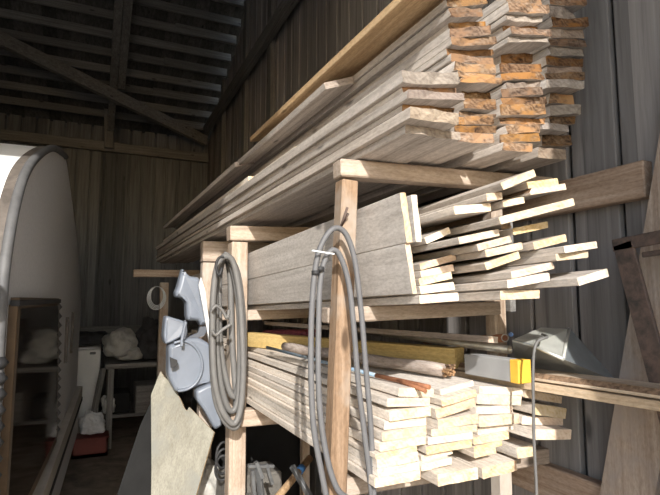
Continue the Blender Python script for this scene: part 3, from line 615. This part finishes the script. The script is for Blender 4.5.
for pts in ([(0.4459, 2.16, 1.4592), (0.4622, 2.16, 1.4758), (0.4879, 2.16, 1.4589), (0.5098, 2.16, 1.4251), (0.5177, 2.16, 1.4587)], [(0.4479, 2.16, 1.3723), (0.465, 2.16, 1.3554), (0.4897, 2.16, 1.3754), (0.5232, 2.16, 1.3956)]):
    mb = MB(); mb.tube(spline(pts), .007, n=8); mb.build('wrap', M['cable_light'], coil)
mb = MB(); mb.tube(spline([(0.487, 2.14, 1.6817), (0.4659, 2.14, 1.6767), (0.4541, 2.14, 1.6426), (0.4675, 2.14, 1.6052), (0.4795, 2.14, 1.6349)]), .006, n=8); mb.build('tie', M['black'], coil)

# ------------------------------------------------------------------ plastic bumper hanging on the third post
fe = thing('plastic_bumper', 'broken blue grey plastic car bumper hanging beside the hose coil', 'bumper', (.5, 2.85, .9))
def shell(poly, y, depth, bulge, name, mat, th=.01):
    """curved plastic shell: traced outline, domed towards the doorway, with its own thickness and turned back rim"""
    mb = MB(); bm = mb.bm; K = 5; n = len(poly); P = []
    for i in range(n):                                   # rounded corners
        a, b, c = Vector(poly[i-1]), Vector(poly[i]), Vector(poly[(i+1) % n])
        P += [b+(a-b)*.25, b+(a-b)*.06+(c-b)*.06, b+(c-b)*.25]
    n = len(P); cen = sum(P, Vector((0, 0)))/n
    size = max((p-cen).length for p in P)
    nor = []
    for i in range(n):
        d = (P[(i+1) % n]-P[i-1]); q = Vector((-d.y, d.x)).normalized()
        nor.append(q)
    area = sum(P[i].x*P[(i+1) % n].y-P[(i+1) % n].x*P[i].y for i in range(n))
    sg = 1 if area > 0 else -1
    rad = min(bulge, size*.16)
    def dome(p): return -.35*bulge*(1-((p-cen).length/size)**2)
    rings = []
    for k in range(K+1):
        f = k/K*math.pi/2; ins = rad*.8*(1-math.cos(f)); off = -rad*math.sin(f)
        rings.append([bm.verts.new((q.x, y+off+dome(q), q.y)) for q in (P[i]+nor[i]*sg*ins for i in range(n))])
    rim = [bm.verts.new((p.x, y+depth, p.y)) for p in P]
    for A, B in zip([rim]+rings, rings):
        for i in range(n):
            f = bm.faces.new((A[i], A[(i+1) % n], B[(i+1) % n], B[i])); f.smooth = A is not rim
    bm.faces.new(rings[-1]); bm.faces.new(rim[::-1])
    return mb.build(name, M[mat], fe)
def px(l, y): return [(p[0], p[2]) for p in l]
up = [(0.4274, 2.86, 1.6802), (0.4661, 2.86, 1.6319), (0.5202, 2.86, 1.6274), (0.5384, 2.86, 1.556), (0.5575, 2.86, 1.4463), (0.5759, 2.86, 1.364), (0.5325, 2.86, 1.3595), (0.521, 2.86, 1.3868), (0.4569, 2.86, 1.3879), (0.4514, 2.86, 1.4903), (0.427, 2.86, 1.5119), (0.3954, 2.86, 1.5172), (0.392, 2.86, 1.5441), (0.4043, 2.86, 1.5711)]
mid = [(0.3431, 2.83, 1.4196), (0.3947, 2.83, 1.4032), (0.4365, 2.83, 1.3893), (0.4472, 2.83, 1.3785), (0.4337, 2.83, 1.3049), (0.3781, 2.83, 1.2752), (0.348, 2.83, 1.2659), (0.3366, 2.83, 1.3077)]
low = [(0.3595, 2.8, 1.2627), (0.4045, 2.8, 1.2766), (0.4602, 2.8, 1.3008), (0.5177, 2.8, 1.299), (0.5769, 2.8, 1.2653), (0.595, 2.8, 1.1798), (0.5928, 2.8, 1.0483), (0.5502, 2.8, 1.0563), (0.4831, 2.8, 1.0299), (0.4424, 2.8, 1.0226), (0.402, 2.8, 1.0205), (0.3621, 2.8, 1.0993), (0.362, 2.8, 1.1807)]
flange = [(0.5004, 2.78, 1.0267), (0.5518, 2.78, 1.0488), (0.5988, 2.78, 1.0664), (0.6223, 2.78, 0.971), (0.6519, 2.78, 0.8389), (0.6047, 2.78, 0.8127), (0.5498, 2.78, 0.9152), (0.5069, 2.78, 0.9751)]
shell(px(up, 0), 2.9, .05, .05, 'upper_horn', 'fender')
shell(px(mid, 0), 2.87, .09, .04, 'bracket', 'fender')
lo_o = shell(px(low, 0), 2.84, .09, .03, 'lower_shell', 'fender')
shell(px(flange, 0), 2.8, .06, .02, 'flange', 'fender')
mb = MB(); mb.prism([(0.4406, 2.87, 1.2754), (0.552, 2.87, 1.3042), (0.578, 2.87, 1.3581), (0.5291, 2.87, 1.3537), (0.5191, 2.87, 1.3214), (0.4663, 2.87, 1.3013), (0.4531, 2.87, 1.393), (0.4427, 2.87, 1.3877)], (0, .03, 0)); mb.build('web', M['fender_dark'], fe)
mb = MB(); c_ = Vector((0.4578, 2.79, 1.1461)); 
mb.tube(spline([(0.3846, 2.803, 1.277), (0.4353, 2.803, 1.2857), (0.4879, 2.803, 1.2577), (0.5261, 2.803, 1.1985), (0.5331, 2.803, 1.13), (0.5085, 2.803, 1.069), (0.4629, 2.803, 1.036), (0.4122, 2.803, 1.0294)]), .007, n=8)
mb.build('arch', M['fender'], fe)
mb = MB(); mb.prism([(0.361, 2.76, 1.2102), (0.3812, 2.76, 1.1992), (0.3963, 2.76, 1.1934), (0.4019, 2.76, 1.1729), (0.3874, 2.76, 1.1585), (0.3677, 2.76, 1.1545)], (0, .02, 0)); mb.build('cutout', M['black'], fe)
mb = MB(); mb.tube(spline([(0.4376, 2.77, 1.3863), (0.4286, 2.77, 1.345), (0.4199, 2.77, 1.2937), (0.4208, 2.77, 1.2628)]), .008); mb.build('rib', M['fender'], fe)
mb = MB(); mb.prism([(0.5146, 2.8, 1.6248), (0.5378, 2.8, 1.5549), (0.5632, 2.8, 1.3936), (0.5879, 2.8, 1.2543), (0.5718, 2.8, 1.2549), (0.5415, 2.8, 1.4047), (0.5051, 2.8, 1.5815)], (0, .02, 0)); mb.build('pale_strip', M['whiteplastic'], fe)

# ------------------------------------------------------------------ leaning sheets
ply = [(0.3445, 3.0022, 1.1109), (0.361, 2.9765, 1.0808), (0.38, 2.956, 1.0664), (0.3982, 2.9249, 1.0271), (0.4168, 2.9049, 1.013), (0.4387, 2.8671, 0.9653), (0.4515, 2.8428, 0.9324), (0.4649, 2.8269, 0.9188), (0.4749, 2.8284, 0.9382), (0.5822, 2.6997, 0.8281), (0.4889, 2.6429, 0.552), (0.4118, 2.5822, 0.2931), (0.2873, 2.6678, 0.2806), (0.2965, 2.825, 0.6424), (0.297, 2.9816, 0.9884)]
mb = MB(); mb.prism(ply, Vector((.55, .75, -.34)).normalized()*.012, 0, 1)
tag(mb.build('plywood_sheet', [M['ply'], M['ply_edge']]), 'sunlit pale plywood sheet with a jagged top edge leaning by the bumper', 'sheet')
shade_poly = [(0.3235, 3.1353, 0.95), (0.2574, 3.1131, 0.8007), (0.1491, 3.041, 0.4717), (0.0689, 2.9721, 0.1916), (0.3317, 2.8147, 0.2078), (0.3387, 3.1194, 0.9349)]  # added sheet: the plywood's shaded part put in as near-black colour
mb = MB(); mb.prism(shade_poly, Vector((.5, .8, -.34)).normalized()*.006)
tag(mb.build('painted_shade_sheet', M['shade_and_box_black']), 'near-black sheet put in for the shaded part of the pale plywood', 'sheet')

# ------------------------------------------------------------------ caravan
cv = thing('caravan', 'rounded cream caravan with a brown tinted window parked at left', 'caravan', (-1.2, 3.5, 0))
ang = R(2.5)
def cp(s, z, d=0.):
    """point on the caravan: s along its side, z up, d outwards to the right"""
    return Vector((-.3+math.sin(ang)*s+math.cos(ang)*d, 1.5+math.cos(ang)*s-math.sin(ang)*d, z))
top_pts = [(0.458, 1.484), (0.468, 1.599), (0.51, 1.719), (0.577, 1.834), (0.691, 1.957), (0.858, 2.061), (1.123, 2.176), (1.439, 2.283), (1.775, 2.354), (2.1, 2.391), (2.426, 2.298), (2.836, 2.15), (3.29, 1.964), (3.755, 1.686), (4.045, 1.405)]
prof = [(.50, .42)] + [(.47, 1.0)] + top_pts + [(4.02, 1.2), (4.0, .8), (3.9, .42)]
prof2 = [(p.x, p.y) for p in [Vector((a[0], a[1])) for a in prof]]
sm = [(v.x, v.y) for v in spline([Vector((a, b, 0)) for a, b in prof], 4)]
n = len(sm)
# skin of the body: roof, front and back
mb = MB(); A = [mb.bm.verts.new(cp(s, z, -.012)) for s, z in sm]; B = [mb.bm.verts.new(cp(s, z, -1.95)) for s, z in sm]
for i in range(n-1):
    f = mb.bm.faces.new((A[i], A[i+1], B[i+1], B[i])); f.smooth = True
mb.bm.faces.new((A[0], B[0], B[-1], A[-1])); mb.bm.faces.new(B)
mb.build('body_shell', M['white_skin'], cv)
mb = MB(); mb.prism([cp(s, z, 0) for s, z in sm], cp(0, 0, -.02)-cp(0, 0, 0)); mb.build('side_panel', M['cream'], cv)
cen = Vector((2.2, 1.3))
def inset(k): return [(s+(cen.x-s)*k, z+(cen.y-z)*k) for s, z in sm]
mb = MB(); mb.tube([cp(s, z, .004) for s, z in sm[2:44]], .018, n=10); mb.build('edge_trim', M['trimgrey'], cv)
mb = MB(); I = sm[2:-12]
for d0, d1, mat in ((-.012, -.045, 'trimbrown'),):
    o_ = [mb.bm.verts.new(cp(s-.006, z+.004, d0)) for s, z in I]; p_ = [mb.bm.verts.new(cp(s-.006, z+.004, d1)) for s, z in I]
    for i in range(len(I)-1): mb.bm.faces.new((o_[i], o_[i+1], p_[i+1], p_[i])).smooth = True
mb.build('edge_strip', M['trimbrown'], cv)
# window on the side
wq = [(0.62, 1.48), (1.881, 1.495), (2.167, 0.643)]
s0, z1 = wq[0]; s1, z1b = wq[1]; s2, z0 = wq[2]
win = MB()
fr_pts = [(s0, 1.485), (s1-.02, 1.485), (s2-.03, .66), (s0, .66)]
def rim(mb, poly, w, d):
    c = Vector((sum(p[0] for p in poly)/4, sum(p[1] for p in poly)/4))
    for i in range(4):
        a = poly[i]; b = poly[(i+1) % 4]
        mb.bar(cp(a[0], a[1], d), cp(b[0], b[1], d), w, .03, up=(cp(0, 0, 1)-cp(0, 0, 0)))
rim(win, fr_pts, .05, .014); wf = win.build('window', M['brass'], cv)
mb = MB(); mb.prism([cp(s, z, .012) for s, z in [(s0+.02, 1.47), (s1-.045, 1.47), (s2-.06, .68), (s0+.02, .68)]], cp(0, 0, .018)-cp(0, 0, .0)); mb.build('pane', M['darkglass'], wf)
mb = MB(); mb.bar(cp(s0-.03, 1.49, .02), cp(s1+.02, 1.495, .02), .03, .022); mb.build('header', M['black'], wf)
mb = MB()
for i in range(15):
    t = i/14; c_ = cp(s1+.02+(s2-s1)*t, 1.46-(1.46-.70)*t, .015)
    mb.tube([c_+Vector((0, 0, -.022)), c_+Vector((0, 0, .0)), c_+Vector((0, 0, .022))], .022, n=8, rfun=lambda u: .012+.016*math.sin(u*math.pi))
mb.build('beaded_seal', M['trimgrey'], wf)
# belt rail, skirt and vents
r0 = (1.618, 0.504); r1 = (3.754, 0.702)
mb = MB()
def band(z0, z1, sa, sb, d, name, mat, th=.06, rise=.045):
    mb = MB(); q = [(sa, z0), (sb, z0+rise*(sb-sa)), (sb, z1+rise*(sb-sa)), (sa, z1)]
    mb.prism([cp(s, z, d) for s, z in q], cp(0, 0, -th)-cp(0, 0, 0)); return mb.build(name, M[mat], cv)
band(.43, .53, .5, 4.0, .05, 'belt_rail', 'beltmat')
band(.40, .43, .5, 4.0, .055, 'belt_seal', 'black')
band(.12, .40, .55, 3.95, .03, 'skirt', 'cream', .05)
for (a, b) in (((2.645, 0.959), (2.873, 0.928)), ((3.077, 0.985), (3.408, 0.946))):
    mb = MB(); mb.bar(cp(a[0], a[1]+.1, .01), cp(a[0], a[1]+.42, .01), .05, .02, up=(1, 0, 0)); mb.build('vent', M['trimbrown'], cv)
# front end: dark tinted front window with ribbed rubber and a white cover corner
mb = MB(); mb.bar(cp(.44, 1.38, -.03), cp(.48, .5, -.03), .05, .05, up=(0, 1, 0)); mb.build('front_post', M['black'], cv)
mb = MB()
for i in range(16): 
    z = 1.3-i*.05; c_ = cp(.46, z, .0); mb.tube([c_+Vector((0, 0, -.02)), c_, c_+Vector((0, 0, .02))], .03, n=8, rfun=lambda u: .022+.014*math.sin(u*math.pi))
mb.build('ribbed_gasket', M['black'], cv)
mb = MB(); mb.box((-.36, 1.86, 1.47), (-.286, 1.9, 1.575), 0, .008); mb.build('corner_cover', M['white_skin'], cv)
for s in (1.6, 2.9):
    mb = MB(); t = bmesh.new(); bmesh.ops.create_cone(t, cap_ends=True, segments=28, radius1=.3, radius2=.3, depth=.18)
    mb.join(t, 0, Matrix.Translation(cp(s, .3, -.25)) @ Matrix.Rotation(R(90), 4, 'Y')); mb.build('wheel', M['black'], cv)

# ------------------------------------------------------------------ clutter at the back
fr = thing('fridge', 'low white fridge standing in the dim far corner behind the caravan', 'fridge', (-.2, 6.5, 0))
mb = MB(); mb.box((-.42, 6.25, .03), (.08, 6.8, .99), 0, .012); mb.build('cabinet', M['enamel'], fr)
mb = MB(); mb.box((-.42, 6.2, .08), (.08, 6.245, .97), 0, .012); dr = mb.build('door', M['enamel'], fr)
mb = MB(); mb.box((-.03, 6.17, .915), (.03, 6.2, .94), 0, .006); mb.build('handle', M['steel'], dr)
def blob(name, c, sc, mat, lab, cat, seed, amp=.35, group=None):
    t = bmesh.new(); bmesh.ops.create_icosphere(t, subdivisions=4, radius=1)
    for v in t.verts:
        d = v.co.normalized(); k = 1+amp*noise.noise(d*1.6+Vector((seed, 0, 0)))+amp*.5*noise.noise(d*4+Vector((seed, 5, 0)))
        v.co = Vector((d.x*sc[0]*k, d.y*sc[1]*k, max(d.z*sc[2]*k, -sc[2]*.6)))
    for f in t.faces: f.smooth = True
    mb = MB(); mb.join(t, 0, Matrix.Translation(Vector(c)))
    return tag(mb.build(name, M[mat]), lab, cat, group)
tb = thing('workbench', 'dark cluttered wooden workbench beside the white fridge', 'bench', (.45, 6.1, 0))
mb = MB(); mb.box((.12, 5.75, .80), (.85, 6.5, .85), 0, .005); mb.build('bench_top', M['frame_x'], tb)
for x in (.15, .78):
    for y in (5.78, 6.42):
        mb = MB(); mb.box((x, y, 0), (x+.06, y+.06, .8), 0, .004); mb.build('leg', M['frame_z'], tb)
mb = MB(); mb.box((.14, 5.8, .3), (.82, 6.45, .33)); mb.build('shelf', M['frame_x'], tb)
mb = MB(); mb.bar((.1, 5.7, .82), (-.02, 5.62, .05), .05, .04); tag(mb.build('leaning_batten', M['frame_z']), 'dim wooden batten leaning against the workbench front', 'batten')
blob('canvas_bundle', (.26, 5.95, 1.02), (.19, .17, .17), 'canvas', 'pale slumped canvas bundle lying on the workbench by the fridge', 'bundle', 3)
blob('canvas_bundle', (.36, 5.88, .93), (.13, .1, .09), 'canvas', 'smaller pale cloth heap beside the big canvas bundle on the workbench', 'bundle', 8)
blob('dark_jacket', (.58, 6.0, 1.03), (.17, .2, .26), 'darkcloth', 'dark heap of cloth on the workbench right of the canvas bundle', 'cloth', 12)
blob('dark_tarp', (-.12, 6.5, 1.06), (.3, .22, .09), 'darkcloth', 'dark folded tarp lying on top of the white fridge', 'tarp', 17)
cr = thing('red_crate', 'red plastic crate on the floor in front of the fridge', 'crate', (.03, 5.6, 0))
mb = MB(); mb.box((-.14, 5.5, .02), (.17, 5.72, .05)); mb.box((-.14, 5.5, .02), (-.125, 5.72, .2)); mb.box((.155, 5.5, .02), (.17, 5.72, .2)); mb.box((-.14, 5.5, .02), (.17, 5.515, .2)); mb.box((-.14, 5.705, .02), (.17, 5.72, .2)); mb.build('tub', M['redplastic'], cr)
mb = MB(); mb.box((-.15, 5.49, .185), (.18, 5.73, .2), 0, .004); mb.build('crate_rim', M['redplastic'], cr)
blob('plastic_bag', (.02, 5.62, .29), (.11, .09, .12), 'whiteplastic', 'crumpled white plastic bag lying on the red crate', 'bag', 21, .5)
blob('plastic_bag', (.16, 5.85, .42), (.06, .06, .12), 'canvas', 'pale rag hanging low beside the workbench leg', 'rag', 25, .5)
mb = MB(); mb.box((.42, 5.72, .34), (.7, 6.1, .62), 0, .01); tag(mb.build('cardboard_box', M['frame_x']), 'dark box on the lower shelf of the workbench', 'box')
mb = MB(); mb.box((.2, 5.85, .34), (.38, 6.2, .54), 0, .01); tag(mb.build('cardboard_box', M['shade_and_box_black']), 'small blackish box on the workbench shelf, left of the dark box', 'box')
# coil of wire hanging by the far ledge
mb = MB()
for k in range(4):
    c_ = Vector((0.4994, 4.8, 1.5373)); rx, rz = .055+.008*k, .085+.006*k
    mb.tube([c_+Vector((rx*math.cos(a_*.2618), .01*k, rz*math.sin(a_*.2618)-.006*k)) for a_ in range(24)], .004, n=6, closed=True)
tag(mb.build('wire_coil', M['tie']), 'small coil of pale wire hanging on the far rack post', 'wire')

# ------------------------------------------------------------------ under the rack
sh = thing('steel_trestle', 'small grey welded steel frame on the floor under the lower pile', 'frame', (.8, 2.3, 0))
def sp(pts, r, name, mat='steel'):
    mb = MB(); mb.bar(pts[0], pts[1], r*2, r*1.2); return mb.build(name, M[mat], sh)
q = [(0.6226, 2.2, 0.7966), (0.7389, 2.2, 0.7815), (0.6404, 2.2, 0.7778), (0.6866, 2.2, 0.648), (0.6669, 2.2, 0.7826), (0.7588, 2.2, 0.6368), (0.7025, 2.2, 0.7946), (0.7307, 2.2, 0.7075), (0.6576, 2.2, 0.8086), (0.6853, 2.2, 0.7387)]
sp((q[0], q[1]), .011, 'top_bar'); sp((q[2], Vector(q[3])+Vector((.02, 0, -.55))), .014, 'leg'); sp((q[4], Vector(q[5])+Vector((.03, .1, -.55))), .014, 'leg')
sp((q[6], q[7]), .012, 'strut'); sp((q[8], q[9]), .014, 'strut')
mb = MB(); a = Vector((0.9496, 2.3, 0.7621)); b = Vector((0.7816, 2.15, 0.7076)); mb.tube([a, b, b+(b-a)*1.0], .016)
hm = thing('tool_handle', 'wooden tool handle with blue tape lying under the lower pile', 'handle', (.9, 2.2, .4))
mb.build('shaft', M['handle'], hm); mb = MB(); c0 = a+(b-a)*.36; c1 = a+(b-a)*.52; mb.tube([c0, c1], .018); mb.build('tape_wrap', M['tape'], hm)
mb = MB(); mb.bar((0.7477, 2.0, 0.837), (0.7935, 1.9, 0.7331), .02, .02); tag(mb.build('angle_iron', M['steel']), 'grey steel bar slanting beside the taped tool handle', 'bar')
mb = MB(); mb.box((.62, 2.6, .0), (.92, 2.8, .62), 0, .01); tag(mb.build('concrete_block', M['stone']), 'pale concrete block standing behind the small steel frame', 'block')
mb = MB(); mb.box((.66, 2.35, 0), (.78, 2.5, .58), 0, .01); tag(mb.build('concrete_block', M['stone']), 'narrow pale block between the steel frame and the tool handle', 'block')
blob('white_sack', (.60, 2.98, .44), (.10, .12, .16), 'canvas', 'white sack tucked between the plywood sheet and the second rack post', 'sack', 31)
mb = MB()
for k in range(3):
    c_ = Vector((0.5961, 2.55, 0.7524))+Vector((0, 0, -.03*k))
    mb.tube([c_+Vector((.035*math.cos(a_*.2618), .01*math.cos(a_*.2618+k), (.06)*math.sin(a_*.2618))) for a_ in range(24)], .006, n=6, closed=True)
tag(mb.build('cable_coil', M['black']), 'small black cable loops hanging below the grey hose coil', 'cable')
mb = MB(); mb.box((.72, 3.3, 0), (1.3, 4.2, .75), 0, .02); tag(mb.build('dark_chest', M['shade_and_box_black']), 'dark chest deep in shadow under the lower pile', 'chest')

# ------------------------------------------------------------------ light
sun = bpy.data.lights.new('sun', 'SUN'); so = bpy.data.objects.new('sun', sun); C.objects.link(so)
d = Vector((.315, 1, -.56)).normalized()
so.rotation_euler = d.to_track_quat('-Z', 'Y').to_euler(); so.location = (-2, -6, 6)
sun.energy = 5.0; sun.angle = R(.53); sun.color = (1, .96, .9)
w = bpy.data.worlds.new('sky'); bpy.context.scene.world = w; w.use_nodes = True
nt = w.node_tree; bg = nt.nodes['Background']
sky = nt.nodes.new('ShaderNodeTexSky'); sky.sky_type = 'NISHITA'; sky.sun_disc = False; sky.sun_elevation = R(28); sky.sun_rotation = R(180+13.5)
nt.links.new(sky.outputs[0], bg.inputs[0]); bg.inputs[1].default_value = .29
sc = bpy.context.scene
sc.view_settings.view_transform = 'Standard'; sc.view_settings.look = 'None'; sc.view_settings.exposure = .42; sc.view_settings.gamma = 1
sc.view_settings.use_curve_mapping = False
sc.cycles.max_bounces = 8; sc.cycles.diffuse_bounces = 5
